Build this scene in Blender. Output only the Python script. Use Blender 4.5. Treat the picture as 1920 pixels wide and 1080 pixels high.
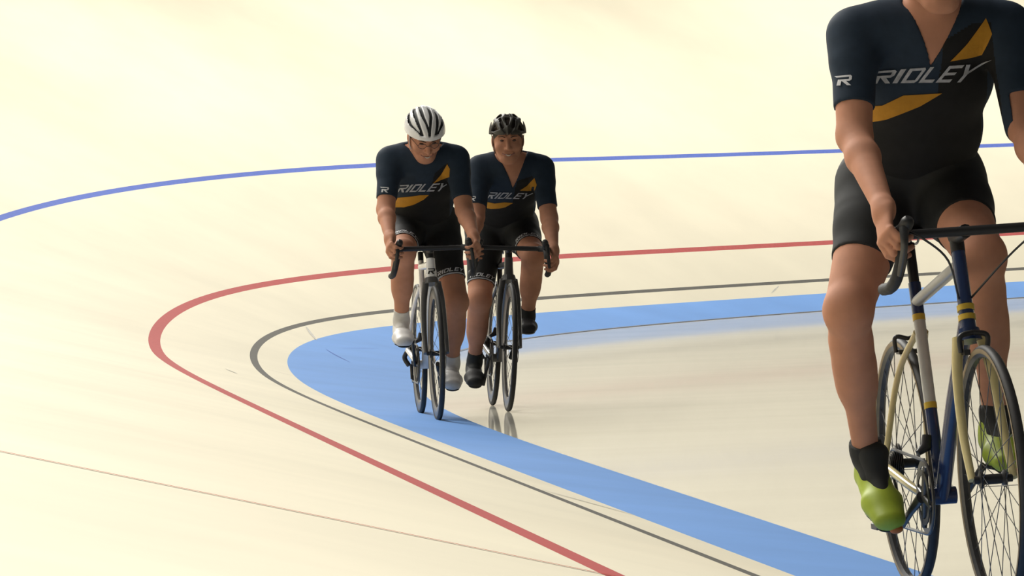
import bpy, bmesh, math, random
import numpy as np
from mathutils import Vector, Matrix
from mathutils.bvhtree import BVHTree
from mathutils.geometry import tessellate_polygon

random.seed(4)
scene = bpy.context.scene
for o in list(bpy.data.objects):
    bpy.data.objects.remove(o)

# ------------------------------------------------------------------ camera
CAM_H, PIT, ROL, FPX = 1.0757, 0.0150, -0.0417, 10071.8
cam_d = bpy.data.cameras.new('camera')
cam = bpy.data.objects.new('camera', cam_d)
scene.collection.objects.link(cam)
scene.camera = cam
cam_d.sensor_width = 36.0
cam_d.lens = FPX / 1920.0 * 36.0
cam_d.clip_start = 0.2
cam_d.clip_end = 500
F = Vector((0, math.cos(PIT), -math.sin(PIT)))
U0 = Vector((0, math.sin(PIT), math.cos(PIT)))
R0 = Vector((1, 0, 0))
c_, s_ = math.cos(ROL), math.sin(ROL)
CX, CY, CZ = R0 * c_ + U0 * s_, U0 * c_ - R0 * s_, -F
cam.matrix_world = Matrix(((CX.x, CY.x, CZ.x, 0), (CX.y, CY.y, CZ.y, 0), (CX.z, CY.z, CZ.z, CAM_H), (0, 0, 0, 1)))

# ------------------------------------------------------------------ world, hall lamps, exposure
world = bpy.data.worlds.new('hall')
scene.world = world
world.use_nodes = True
bg = world.node_tree.nodes['Background']
bg.inputs[0].default_value = (1.0, 0.97, 0.92, 1)
bg.inputs[1].default_value = 0.08

LAMPS = (((-1.7, 1.8, 7.4), (0.8, -3.0, 0.6), 250),
         ((-2.3, 6.8, 7.4), (0.2, 2.0, 0.6), 250),
         ((-2.9, 11.7, 7.4), (-0.4, 7.0, 0.6), 250),
         ((-3.5, 16.7, 7.4), (-1.0, 11.9, 0.6), 250),
         ((-4.0, 21.7, 7.4), (-1.5, 16.9, 0.6), 250),
         ((-4.6, 26.6, 7.5), (-2.1, 21.9, 0.6), 257),
         ((-5.1, 31.7, 7.5), (-2.7, 26.8, 0.6), 264),
         ((-5.3, 37.1, 7.9), (-3.2, 31.9, 0.6), 271),
         ((-4.5, 42.7, 8.4), (-3.4, 37.1, 0.8), 278),
         ((-2.5, 48.2, 8.7), (-2.8, 42.3, 1.1), 319),
         ((0.8, 53.1, 8.7), (-1.0, 47.5, 1.2), 319),
         ((5.4, 56.9, 8.7), (2.1, 52.0, 1.2), 319),
         ((10.8, 59.3, 8.7), (6.3, 55.5, 1.2), 319),
         ((16.7, 60.0, 8.7), (11.3, 57.7, 1.2), 319),
         ((22.6, 59.1, 8.7), (16.7, 58.4, 1.2), 319),
         ((28.0, 56.6, 8.7), (22.1, 57.5, 1.2), 319),
         ((32.4, 52.7, 8.7), (27.0, 55.2, 1.2), 319))
def lamp(loc, aim, sx, sy, power, col=(1.0, 0.97, 0.90)):
    d = bpy.data.lights.new('hall_lamp', 'AREA')
    d.shape = 'RECTANGLE'
    d.size, d.size_y = sx, sy
    d.energy = power
    d.spread = math.radians(115)
    d.color = col
    o = bpy.data.objects.new('hall_lamp', d)
    scene.collection.objects.link(o)
    o.location = loc
    o.rotation_euler = (Vector(aim) - Vector(loc)).to_track_quat('-Z', 'Y').to_euler()
    return o
# lamps hung in a row above the banking, all round the bend
for loc, aim, power in LAMPS:
    lamp(loc, aim, 3.6, 3.6, power)

vs = scene.view_settings
vs.view_transform = 'Standard'
vs.look = 'None'
vs.exposure = -0.22
vs.gamma = 1.0
vs.use_curve_mapping = False

# ------------------------------------------------------------------ materials
MATS = {}
def mat(name, col, rough=0.5, metal=0.0, var=0.06, scale=40.0, bump=0.0, stretch=(1, 1, 1), coat=0.0, sss=0.0, spec=0.5, coat_r=0.15):
    if name in MATS:
        return MATS[name]
    m = bpy.data.materials.new(name)
    m.use_nodes = True
    nt = m.node_tree
    b = nt.nodes['Principled BSDF']
    b.inputs['Roughness'].default_value = rough
    b.inputs['Metallic'].default_value = metal
    b.inputs['Coat Weight'].default_value = coat
    b.inputs['Coat Roughness'].default_value = coat_r
    b.inputs['Specular IOR Level'].default_value = spec
    if sss:
        b.inputs['Subsurface Weight'].default_value = sss
        b.inputs['Subsurface Radius'].default_value = (0.012, 0.005, 0.003)
    tc = nt.nodes.new('ShaderNodeTexCoord')
    mp = nt.nodes.new('ShaderNodeMapping')
    mp.inputs['Scale'].default_value = stretch
    nz = nt.nodes.new('ShaderNodeTexNoise')
    nz.inputs['Scale'].default_value = scale
    nz.inputs['Detail'].default_value = 4
    nt.links.new(tc.outputs['Object'], mp.inputs[0])
    nt.links.new(mp.outputs[0], nz.inputs['Vector'])
    rp = nt.nodes.new('ShaderNodeValToRGB')
    rp.color_ramp.elements[0].position = 0.3
    rp.color_ramp.elements[1].position = 0.7
    lo = [max(0, c * (1 - var)) for c in col]
    hi = [min(1, c * (1 + var)) for c in col]
    rp.color_ramp.elements[0].color = (*lo, 1)
    rp.color_ramp.elements[1].color = (*hi, 1)
    nt.links.new(nz.outputs['Fac'], rp.inputs[0])
    nt.links.new(rp.outputs[0], b.inputs['Base Color'])
    if bump:
        bp = nt.nodes.new('ShaderNodeBump')
        bp.inputs['Strength'].default_value = bump
        bp.inputs['Distance'].default_value = 0.01
        nt.links.new(nz.outputs['Fac'], bp.inputs['Height'])
        nt.links.new(bp.outputs[0], b.inputs['Normal'])
    MATS[name] = m
    return m

WOOD = mat('pale_wood', (0.80, 0.74, 0.575), 0.7, var=0.035, scale=1.3, spec=0.12)
FLOOR = mat('floor_varnish', (0.455, 0.432, 0.355), 0.6, var=0.05, scale=0.7, stretch=(0.3, 2.0, 1), coat=0.6, spec=0.1, coat_r=0.05)
BLUEBAND = mat('blue_paint', (0.165, 0.345, 0.73), 0.75, var=0.05, scale=1.2, spec=0.08)
BLACKLINE = mat('black_line_paint', (0.12, 0.115, 0.10), 0.75, var=0.1, spec=0.1)
REDLINE = mat('red_line_paint', (0.47, 0.085, 0.08), 0.75, var=0.08, spec=0.1)
BLUELINE = mat('blue_line_paint', (0.095, 0.155, 0.52), 0.75, var=0.08, spec=0.1)
SCUFF = mat('rubber_scuff', (0.42, 0.40, 0.34), 0.6, var=0.25, scale=30)
SEAM = mat('dark_seam', (0.10, 0.115, 0.15), 0.7)
BOARD = mat('white_board', (0.78, 0.76, 0.70), 0.5, var=0.03, scale=2)
RAILM = mat('steel_rail', (0.45, 0.45, 0.45), 0.35, 0.8)
SKIN = mat('skin', (0.52, 0.252, 0.160), 0.68, var=0.08, scale=18, sss=0.05, spec=0.22)
LIP = mat('lips', (0.33, 0.14, 0.11), 0.5)
TOOTH = mat('teeth', (0.62, 0.57, 0.5), 0.4)
NAVY = mat('navy_fabric', (0.019, 0.033, 0.056), 0.75, var=0.10, scale=30, spec=0.25)
BLACKF = mat('black_fabric', (0.0135, 0.0135, 0.0145), 0.78, var=0.12, scale=30, spec=0.25)
SHORTSM = mat('black_shorts', (0.016, 0.017, 0.018), 0.7, var=0.12, scale=30, spec=0.3)
ORANGE = mat('orange_print', (0.50, 0.235, 0.022), 0.7, spec=0.25)
WHITEP = mat('white_print', (0.62, 0.63, 0.66), 0.6, var=0.12, scale=60)
GREYP = mat('grey_print', (0.42, 0.43, 0.46), 0.65, var=0.25, scale=60)
HELW = mat('white_helmet', (0.82, 0.82, 0.82), 0.25, var=0.02, coat=0.3)
HELB = mat('black_helmet', (0.048, 0.043, 0.034), 0.5, var=0.2, coat=0.0)
LINER = mat('black_foam', (0.016, 0.018, 0.018), 0.7)
STRAPB = mat('black_strap', (0.02, 0.02, 0.02), 0.7)
HAIRM = mat('brown_hair', (0.045, 0.026, 0.016), 0.6, var=0.3, scale=120)
EYEM = mat('eye', (0.10, 0.06, 0.045), 0.2)
GLASSM = mat('spectacle_frame', (0.05, 0.04, 0.04), 0.3)
SHOEW = mat('white_shoe', (0.68, 0.67, 0.65), 0.45, var=0.05)
SHOEK = mat('black_shoe', (0.026, 0.026, 0.027), 0.65, var=0.15, spec=0.25)
SHOEG = mat('lime_shoe', (0.36, 0.46, 0.035), 0.5, var=0.12, scale=14)
SOCKW = mat('white_sock', (0.63, 0.61, 0.58), 0.8)
SOCKK = mat('black_sock', (0.02, 0.021, 0.02), 0.8)
SOLEK = mat('black_sole', (0.02, 0.02, 0.02), 0.5)
SOLEO = mat('orange_sole', (0.55, 0.16, 0.03), 0.5)
TYRE = mat('tyre_rubber', (0.028, 0.027, 0.027), 0.6, var=0.15)
TAN = mat('tan_sidewall', (0.24, 0.18, 0.10), 0.6)
CARBON = mat('carbon', (0.085, 0.080, 0.076), 0.4, var=0.1, coat=0.25)
ALU = mat('aluminium', (0.55, 0.55, 0.54), 0.3, 0.85, var=0.05)
STEELD = mat('dark_steel', (0.10, 0.10, 0.10), 0.35, 0.8, var=0.1)
BLACKP = mat('black_part', (0.018, 0.018, 0.019), 0.45, var=0.1)
TAPE = mat('bar_tape', (0.020, 0.020, 0.021), 0.7, var=0.15, bump=0.2)
FRW = mat('white_frame_paint', (0.84, 0.84, 0.84), 0.25, var=0.03, coat=0.5)
FORKG = mat('fork_grey_paint', (0.10, 0.098, 0.095), 0.3, coat=0.4)
GREYT = mat('grey_tube_paint', (0.30, 0.30, 0.28), 0.35, coat=0.3)
FRG = mat('grey_frame_paint', (0.075, 0.073, 0.070), 0.28, var=0.08, coat=0.5)
FRN = mat('navy_frame_paint', (0.017, 0.035, 0.105), 0.25, var=0.05, coat=0.5)
CREAM = mat('cream_frame_paint', (0.62, 0.52, 0.25), 0.3, var=0.04, coat=0.4)
PALEP = mat('pale_frame_panel', (0.52, 0.52, 0.48), 0.3, var=0.04, coat=0.4)
YELLOW = mat('yellow_band', (0.62, 0.42, 0.05), 0.35)
SADM = mat('saddle_cover', (0.02, 0.02, 0.02), 0.5)

# ------------------------------------------------------------------ object helpers
COL = scene.collection
def tag(o, label=None, cat=None, group=None, kind=None):
    if label: o['label'] = label
    if cat: o['category'] = cat
    if group: o['group'] = group
    if kind: o['kind'] = kind
    return o
def empty(name, M=None):
    o = bpy.data.objects.new(name, None)
    o.empty_display_size = 0.2
    COL.objects.link(o)
    if M is not None: o.matrix_world = M
    return o
def link(name, me, m, parent=None, smooth=True):
    if m is not None:
        for mm in (m if isinstance(m, (list, tuple)) else [m]):
            me.materials.append(mm)
    if smooth and len(me.polygons):
        me.polygons.foreach_set('use_smooth', [True] * len(me.polygons))
    o = bpy.data.objects.new(name, me)
    COL.objects.link(o)
    if parent is not None: o.parent = parent
    return o
def mesh_np(name, V, Q):
    me = bpy.data.meshes.new(name)
    me.from_pydata([tuple(v) for v in np.asarray(V).tolist()], [], np.asarray(Q).tolist())
    me.update()
    return me

class MB:
    """collects simple shapes for one mesh"""
    def __init__(s): s.v, s.f = [], []
    def tube(s, pts, rad, n=10, sx=1.0, cap=True, closed=False, axis=None):
        pts = [Vector(p) for p in pts]
        if not isinstance(rad, (list, tuple)): rad = [rad] * len(pts)
        base = len(s.v); m = len(pts)
        up = None
        for i, p in enumerate(pts):
            if closed: t = (pts[(i + 1) % m] - pts[i - 1])
            else: t = (pts[min(i + 1, m - 1)] - pts[max(i - 1, 0)])
            t.normalize()
            if up is None:
                a = Vector(axis) if axis is not None else (Vector((1, 0, 0)) if abs(t.x) < 0.9 else Vector((0, 0, 1)))
                up = (a - t * a.dot(t)).normalized()
            else:
                up = (up - t * up.dot(t)).normalized()
            w = t.cross(up)
            for j in range(n):
                an = 2 * math.pi * j / n
                s.v.append(p + up * (math.cos(an) * rad[i] * sx) + w * (math.sin(an) * rad[i]))
        rings = m if closed else m - 1
        for i in range(rings):
            for j in range(n):
                a = base + i * n + j; b = base + i * n + (j + 1) % n
                i2 = (i + 1) % m
                s.f.append((a, b, base + i2 * n + (j + 1) % n, base + i2 * n + j))
        if cap and not closed:
            s.f.append(tuple(base + j for j in range(n))[::-1])
            s.f.append(tuple(base + (m - 1) * n + j for j in range(n)))
        return s
    def lathe(s, prof, c=(0, 0, 0), n=48, closed=True):
        """prof: (x, r) pairs turned about the x axis"""
        base = len(s.v); m = len(prof)
        for i in range(n):
            a = 2 * math.pi * i / n
            for x, r in prof:
                s.v.append(Vector((c[0] + x, c[1] + r * math.cos(a), c[2] + r * math.sin(a))))
        for i in range(n):
            i2 = (i + 1) % n
            for j in range(m if closed else m - 1):
                j2 = (j + 1) % m
                s.f.append((base + i * m + j, base + i2 * m + j, base + i2 * m + j2, base + i * m + j2))
        return s
    def box(s, c, h, R=None):
        base = len(s.v); c = Vector(c)
        for x in (-1, 1):
            for y in (-1, 1):
                for z in (-1, 1):
                    d = Vector((x * h[0], y * h[1], z * h[2]))
                    s.v.append(c + (R @ d if R is not None else d))
        for q in ((0, 1, 3, 2), (4, 6, 7, 5), (0, 4, 5, 1), (2, 3, 7, 6), (0, 2, 6, 4), (1, 5, 7, 3)):
            s.f.append(tuple(base + k for k in q))
        return s
    def loft(s, rings):
        base = len(s.v); n = len(rings[0])
        for r in rings: s.v += [Vector(p) for p in r]
        for i in range(len(rings) - 1):
            for j in range(n):
                s.f.append((base + i * n + j, base + i * n + (j + 1) % n, base + (i + 1) * n + (j + 1) % n, base + (i + 1) * n + j))
        s.f.append(tuple(base + j for j in range(n))[::-1])
        s.f.append(tuple(base + (len(rings) - 1) * n + j for j in range(n)))
        return s
    def build(s, name, m, parent=None, smooth=True, bevel=0.0):
        me = bpy.data.meshes.new(name)
        me.from_pydata([tuple(v) for v in s.v], [], s.f)
        bm = bmesh.new(); bm.from_mesh(me)
        bmesh.ops.recalc_face_normals(bm, faces=bm.faces)
        bm.to_mesh(me); bm.free()
        o = link(name, me, m, parent, smooth)
        if smooth:
            me.set_sharp_from_angle(angle=math.radians(50))
        if bevel:
            b = o.modifiers.new('bevel', 'BEVEL'); b.width = bevel; b.segments = 2
        return o

def spline(pts, n=6):
    """Catmull-Rom through the points"""
    P = [Vector(p) for p in pts]
    P = [P[0] * 2 - P[1]] + P + [P[-1] * 2 - P[-2]]
    out = []
    for i in range(1, len(P) - 2):
        for k in range(n):
            t = k / n
            a, b, c, d = P[i - 1], P[i], P[i + 1], P[i + 2]
            out.append(0.5 * ((2 * b) + (c - a) * t + (2 * a - 5 * b + 4 * c - d) * t * t + (3 * b - a - 3 * c + d) * t ** 3))
    out.append(P[-2])
    return out

# ------------------------------------------------------------------ the track
TR = dict(R=17.689, s1=43.4131, L1=23.5339, Lc=38.2636, L2=15.4226, phi0=-0.1154, x0=4.4491, y0=-17.8787,
          ths=0.2481, thb=0.5632, lead=-5.3823, wb=0.5003, cb=0.5215, A=0.4321, sc=55.366, sw=6.8885)
def smst(t):
    t = np.clip(t, 0, 1)
    return t * t * (3 - 2 * t)
DS, NS = 0.25, 440
S = np.arange(NS) * DS
_up = smst((S - TR['s1']) / TR['L1']); _dn = smst((S - TR['s1'] - TR['L1'] - TR['Lc']) / TR['L2'])
PHI = TR['phi0'] + np.cumsum((_up - _dn) / TR['R']) * DS
TX = TR['x0'] + np.cumsum(np.sin(PHI)) * DS
TY = TR['y0'] + np.cumsum(np.cos(PHI)) * DS
TH = TR['ths'] + (TR['thb'] - TR['ths']) * smst((S - TR['s1'] + TR['lead']) / (TR['L1'] + TR['lead'])) * (1 - smst((S - TR['s1'] - TR['L1'] - TR['Lc']) / (TR['L2'] + TR['lead'])))
NX, NY = -np.cos(PHI), np.sin(PHI)
WB = TR['wb'] + TR['A'] * np.exp(-((S - TR['sc']) / TR['sw']) ** 2)
TB = TH * TR['cb']
Z0 = WB * np.sin(TB)
def trk(i, o, lift=0.0):
    """point of the riding surface: section i (float), o metres up the banking (o < 0: blue band, in units of its width)"""
    i = min(max(i, 0), NS - 1.001); a = int(i); w = i - a
    g = lambda A: A[a] * (1 - w) + A[a + 1] * w
    nx, ny = g(NX), g(NY)
    if o >= 0:
        th = g(TH); h = o * math.cos(th) - lift * math.sin(th); z = g(Z0) + o * math.sin(th) + lift * math.cos(th)
    else:
        tb = g(TB); h = o * g(WB) * math.cos(tb) - lift * math.sin(tb); z = g(Z0) + o * g(WB) * math.sin(tb) + lift * math.cos(tb)
    return (g(TX) + nx * h, g(TY) + ny * h, z)
def strip(name, m, offs, parent=None, s0=0, s1=NS - 1, lift=0.0):
    v, f = [], []; k = len(offs)
    for i in range(s0, s1 + 1):
        for o in offs: v.append(trk(i, o, lift))
    for i in range(s1 - s0):
        for j in range(k - 1):
            a = i * k + j
            f.append((a, a + k, a + k + 1, a + 1))
    me = bpy.data.meshes.new(name); me.from_pydata(v, [], f); me.update()
    if me.polygons[0].normal.z < 0: me.flip_normals()
    return link(name, me, m, parent)

track = empty('track'); tag(track, 'cream banked wooden cycling track curving round the bend', 'track', kind='structure')
lanes = [(0.0, 0.2), (0.25, 0.832), (0.908, 2.51), (2.58, 7.0)]
for a, b in lanes:
    n = max(1, int((b - a) / 0.5))
    strip('track_surface', WOOD, [a + (b - a) * k / n for k in range(n + 1)], track)
tag(strip('measurement_line', BLACKLINE, [0.2, 0.25], track), 'thin black line along the foot of the banking')
tag(strip('sprint_line', REDLINE, [0.832, 0.908], track), 'red line curving round the banking')
tag(strip('outer_line', BLUELINE, [2.51, 2.58], track), 'blue line high on the banking')
REDTHIN = mat('thin_red_paint', (0.46, 0.06, 0.03), 0.8, spec=0.02)
# thin red line straight up the banking
SI = 29.35 / DS
me = bpy.data.meshes.new('cross_line')
v = []; n = 24
for k in range(n + 1):
    o = 0.80 + 6.2 * k / n
    v += [trk(SI - 0.045, o, 0.002), trk(SI + 0.045, o, 0.002)]
me.from_pydata(v, [], [(2 * k, 2 * k + 1, 2 * k + 3, 2 * k + 2) for k in range(n)]); me.update()
tag(link('cross_line', me, REDTHIN, track), 'hair-thin red line running straight up the banking')
blue = strip('blue_band', BLUEBAND, [-1, -0.75, -0.5, -0.25, 0.0])
tag(blue, 'light blue painted band between grey floor and cream banking', 'painted band', kind='structure')
# dark seam where the far floor meets the blue band
v, f = [], []
for i in range(int(58 / DS), NS):
    for d in (-0.012, 0.012):
        x, y, z = trk(i, -1)
        v.append((x - NX[i] * d, y - NY[i] * d, 0.003 + (0.004 if d < 0 else 0)))
for i in range(len(v) // 2 - 1): f.append((2 * i, 2 * i + 1, 2 * i + 3, 2 * i + 2))
me = bpy.data.meshes.new('floor_seam'); me.from_pydata(v, [], f); me.update()
link('floor_seam', me, SEAM, blue)

fl = MB(); fl.box((22, 25, -0.1005), (32, 48, 0.1))
floor = fl.build('floor', FLOOR, smooth=False)
tag(floor, 'flat grey beige varnished floor inside the bend', 'floor', kind='structure')
# rubber scuffs on track and band: (section s, offset, length along, offset change, width)
for s, o, ds, do, w in ((50.6, -0.02, 0.25, 0.22, 0.018), (56.8, -0.02, 0.9, 0.2, 0.03), (61.3, 0.05, 0.3, 0.12, 0.012), (35.2, 0.0, 0.9, 0.2, 0.016),
                        (68.6, 0.06, 0.25, 0.11, 0.014), (48.5, 0.45, 0.6, 0.04, 0.012), (54.0, -0.45, 1.6, 0.25, 0.008), (57.0, -0.50, -0.8, 0.22, 0.007)):
    v = []
    for k in range(7):
        t = k / 6
        i = (s + ds * t) / DS; oo = o + do * t
        hw = w * (0.35 + math.sin(math.pi * t) * 0.65) * 0.5
        v += [trk(i, oo - hw, 0.002), trk(i, oo + hw, 0.002)]
    me = bpy.data.meshes.new('scuff_mark'); me.from_pydata(v, [], [(2 * k, 2 * k + 1, 2 * k + 3, 2 * k + 2) for k in range(6)]); me.update()
    link('scuff_mark', me, SCUFF if o >= -0.1 else BLUELINE, track if o >= -0.1 else blue)
# balustrade on top of the banking
v, f = [], []
for i in range(NS):
    x, y, z = trk(i, 7.0)
    for d, h in ((0, 0), (0, 0.95), (0.08, 0.95), (0.08, -0.4)):
        v.append((x + NX[i] * d, y + NY[i] * d, z + h))
for i in range(NS - 1):
    for j in range(4): f.append((i * 4 + j, i * 4 + (j + 1) % 4, i * 4 + 4 + (j + 1) % 4, i * 4 + 4 + j))
me = bpy.data.meshes.new('balustrade'); me.from_pydata(v, [], f); me.update()
bal = link('balustrade', me, BOARD, smooth=False)
tag(bal, 'white balustrade along the top of the banking', 'balustrade', kind='structure')
rl = MB(); rl.tube([Vector(trk(i, 7.0)) + Vector((NX[i] * 0.04, NY[i] * 0.04, 1.05)) for i in range(0, NS, 3)], 0.025, 8)
rl.build('handrail', RAILM, bal)

#RIDERS
# ------------------------------------------------------------------ smooth solids (distance fields meshed with surface nets)
def vec(*a): return np.array(a, float)
def nrm(v): return v / (np.linalg.norm(v) + 1e-12)
class Solid:
    def __init__(s): s.p = []
    def cone(s, a, b, ra, rb, k=0.02, fl=None, sub=False):
        """tapered limb; fl = (direction, factor) widens it along one direction"""
        a, b = np.array(a, float), np.array(b, float)
        R = (max(ra, rb)) * (max(fl[1], 1) if fl else 1) + np.linalg.norm(b - a) / 2
        s.p.append(('c', a, b, ra, rb, k, fl, sub, (a + b) / 2, R)); return s
    def ell(s, c, r, M=None, k=0.02, sub=False):
        c, r = np.array(c, float), np.array(r, float)
        s.p.append(('e', c, r, np.eye(3) if M is None else np.array(M, float), None, k, None, sub, c, r.max())); return s
    def ev(s, P, prims=None):
        d = np.full(len(P), 0.5)
        for q in (s.p if prims is None else prims):
            if q[0] == 'c':
                _, a, b, ra, rb, k, fl, sub, _, _ = q
                X = P - a; ba = b - a; g = 1.0
                if fl is not None:
                    n = fl[0]; f = 1.0 / fl[1] - 1
                    X = X + np.outer(X @ n, n) * f; ba = ba + n * (ba @ n) * f
                    g = 1.0 if fl[1] > 1 else fl[1]
                t = np.clip(X @ ba / (ba @ ba + 1e-12), 0, 1)
                e = (np.sqrt(((X - t[:, None] * ba) ** 2).sum(1)) - (ra + (rb - ra) * t)) * g
            else:
                _, c, r, M, _, k, _, sub, _, _ = q
                X = (P - c) @ M
                k0 = np.sqrt(((X / r) ** 2).sum(1)); k1 = np.sqrt(((X / r ** 2) ** 2).sum(1)) + 1e-9
                e = k0 * (k0 - 1) / k1
            if sub:
                h = np.maximum(k - np.abs(d + e), 0) / k
                d = np.maximum(d, -e) + h * h * k / 4
            else:
                h = np.maximum(k - np.abs(d - e), 0) / k
                d = np.minimum(d, e) - h * h * k / 4
        return d
    def bounds(s, pad):
        lo = np.min([q[8] - q[9] for q in s.p if not q[7]], 0) - pad
        hi = np.max([q[8] + q[9] for q in s.p if not q[7]], 0) + pad
        return lo, hi
    def mesh(s, name, h=0.005, off=0.0, region=None, bounds=None, relax=1):
        lo, hi = bounds if bounds else s.bounds(0.02 + off)
        B = 16
        nb = np.ceil((hi - lo) / (h * B)).astype(int)
        N = nb * B + 1
        D = np.full(N, 0.05, np.float32)
        ar = np.arange(B) * h
        gx, gy, gz = np.meshgrid(ar, ar, ar, indexing='ij')
        G = np.stack([gx.ravel(), gy.ravel(), gz.ravel()], 1)
        hd = h * B * 0.87
        cen = np.array([q[8] for q in s.p]); rad = np.array([q[9] for q in s.p])
        for i in range(nb[0]):
            for j in range(nb[1]):
                for l in range(nb[2]):
                    o = lo + np.array([i, j, l]) * h * B
                    c = o + h * (B - 1) / 2
                    near = np.sqrt(((cen - c) ** 2).sum(1)) < rad + hd + 0.05
                    if not near.any(): continue
                    pr = [q for q, w in zip(s.p, near) if w]
                    dc = s.ev(c[None], pr)[0] - off
                    if region is not None: dc = max(dc, -9) if False else dc
                    sl = (slice(i * B, i * B + B), slice(j * B, j * B + B), slice(l * B, l * B + B))
                    if dc > hd * 1.3 + 0.02: continue
                    if dc < -hd * 1.3 - 0.03 and region is None:
                        D[sl] = -0.05; continue
                    P = G + o
                    d = s.ev(P, pr) - off
                    if region is not None: d = np.maximum(d, region(P))
                    D[sl] = np.clip(d, -0.05, 0.05).reshape(B, B, B)
        return nets(name, D, lo, h, relax)

def mesh_fn(name, fn, lo, hi, h, relax=0):
    lo, hi = np.array(lo, float), np.array(hi, float)
    n = np.ceil((hi - lo) / h).astype(int) + 1
    A = [lo[i] + np.arange(n[i]) * h for i in range(3)]
    g = np.stack([x.ravel() for x in np.meshgrid(*A, indexing='ij')], 1)
    D = np.clip(fn(g), -0.05, 0.05).reshape(n).astype(np.float32)
    for ax in range(3):
        ix = [slice(None)] * 3
        for e in (0, -1):
            ix[ax] = e; D[tuple(ix)] = np.maximum(D[tuple(ix)], 0.002)
    return nets(name, D, lo, h, relax)

def nets(name, D, lo, h, relax=0):
    ins = D < 0
    nx, ny, nz = D.shape
    cnt = np.zeros((nx - 1, ny - 1, nz - 1), np.int8)
    for a in (0, 1):
        for b in (0, 1):
            for c in (0, 1):
                cnt += ins[a:nx - 1 + a, b:ny - 1 + b, c:nz - 1 + c]
    act = (cnt > 0) & (cnt < 8)
    idx = np.argwhere(act)
    num = np.full(act.shape, -1, np.int64); num[act] = np.arange(len(idx))
    off = [(a, b, c) for a in (0, 1) for b in (0, 1) for c in (0, 1)]
    cv = np.stack([D[idx[:, 0] + a, idx[:, 1] + b, idx[:, 2] + c] for a, b, c in off], 1)
    acc = np.zeros((len(idx), 3)); w = np.zeros(len(idx))
    for i in range(8):
        for j in range(i + 1, 8):
            oi, oj = np.array(off[i]), np.array(off[j])
            if np.abs(oi - oj).sum() != 1: continue
            m = (cv[:, i] < 0) != (cv[:, j] < 0)
            t = cv[m, i] / (cv[m, i] - cv[m, j])
            acc[m] += oi + (oj - oi) * t[:, None]; w[m] += 1
    V = lo + (idx + acc / w[:, None]) * h
    Q = []
    for ax in range(3):
        o1, o2 = (ax + 1) % 3, (ax + 2) % 3
        sl0 = [slice(None)] * 3; sl1 = [slice(None)] * 3
        sl0[ax] = slice(0, -1); sl1[ax] = slice(1, None)
        a, b = ins[tuple(sl0)], ins[tuple(sl1)]
        for flag, rev in (((a & ~b), False), ((~a & b), True)):
            e = np.argwhere(flag)
            e = e[(e[:, o1] > 0) & (e[:, o2] > 0) & (e[:, o1] < D.shape[o1] - 1) & (e[:, o2] < D.shape[o2] - 1)]
            q = []
            for d1, d2 in ((1, 1), (0, 1), (0, 0), (1, 0)):
                t = e.copy(); t[:, o1] -= d1; t[:, o2] -= d2
                q.append(num[t[:, 0], t[:, 1], t[:, 2]])
            q = np.stack(q, 1)
            Q.append(q[:, ::-1] if rev else q)
    Q = np.concatenate(Q)
    Q = Q[(Q >= 0).all(1)]
    for _ in range(relax):
        a = np.zeros_like(V); c = np.zeros(len(V))
        for i in range(4):
            np.add.at(a, Q[:, i], V[Q[:, (i + 1) % 4]] + V[Q[:, i - 1]]); np.add.at(c, Q[:, i], 2)
        V = V * 0.5 + 0.5 * a / np.maximum(c, 1)[:, None]
    return mesh_np(name, V, Q)

# ------------------------------------------------------------------ flat print laid on a surface
def decal(name, polys, ray, bvh, m, parent, grid=0.012, lift=0.0025):
    """polys: outlines in (u, v); ray(u, v) -> origin, direction; each point is dropped on the surface"""
    bm = bmesh.new()
    for poly in polys:
        P = [Vector((u, v, 0)) for u, v in poly]
        vs_ = [bm.verts.new(p) for p in P]
        for t in tessellate_polygon([P]):
            try: bm.faces.new([vs_[i] for i in t])
            except ValueError: pass
    us = [v.co.x for v in bm.verts]; ws = [v.co.y for v in bm.verts]
    for ax, (a, b) in ((0, (min(us), max(us))), (1, (min(ws), max(ws)))):
        n = int((b - a) / grid)
        for k in range(1, n + 1):
            co = [0, 0, 0]; co[ax] = a + (b - a) * k / (n + 1)
            no = [0, 0, 0]; no[ax] = 1
            bmesh.ops.bisect_plane(bm, geom=bm.verts[:] + bm.edges[:] + bm.faces[:], plane_co=co, plane_no=no)
    bmesh.ops.remove_doubles(bm, verts=bm.verts[:], dist=1e-5)
    bad = []
    for v in bm.verts:
        o, d = ray(v.co.x, v.co.y)
        hit, n_, _, _ = bvh.ray_cast(Vector(o), Vector(d))
        if hit is None: bad.append(v)
        else: v.co = hit + n_ * lift
    bmesh.ops.delete(bm, geom=bad, context='VERTS')
    long_ = [f for f in bm.faces if max(e.calc_length() for e in f.edges) > grid * 5]
    bmesh.ops.delete(bm, geom=long_, context='FACES')
    # keep the largest connected piece
    seen, best = set(), []
    for f0 in bm.faces:
        if f0 in seen: continue
        st_, comp = [f0], []
        seen.add(f0)
        while st_:
            f1 = st_.pop(); comp.append(f1)
            for v in f1.verts:
                for f2 in v.link_faces:
                    if f2 not in seen: seen.add(f2); st_.append(f2)
        if sum(f.calc_area() for f in comp) > sum(f.calc_area() for f in best): best = comp
    kb = set(best)
    bmesh.ops.delete(bm, geom=[f for f in bm.faces if f not in kb], context='FACES')
    if not bm.faces: bm.free(); return None
    me = bpy.data.meshes.new(name); bm.to_mesh(me); bm.free()
    return link(name, me, m, parent, smooth=False)
def bvh_of(me):
    return BVHTree.FromPolygons([v.co.copy() for v in me.vertices], [tuple(p.vertices) for p in me.polygons])

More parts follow.
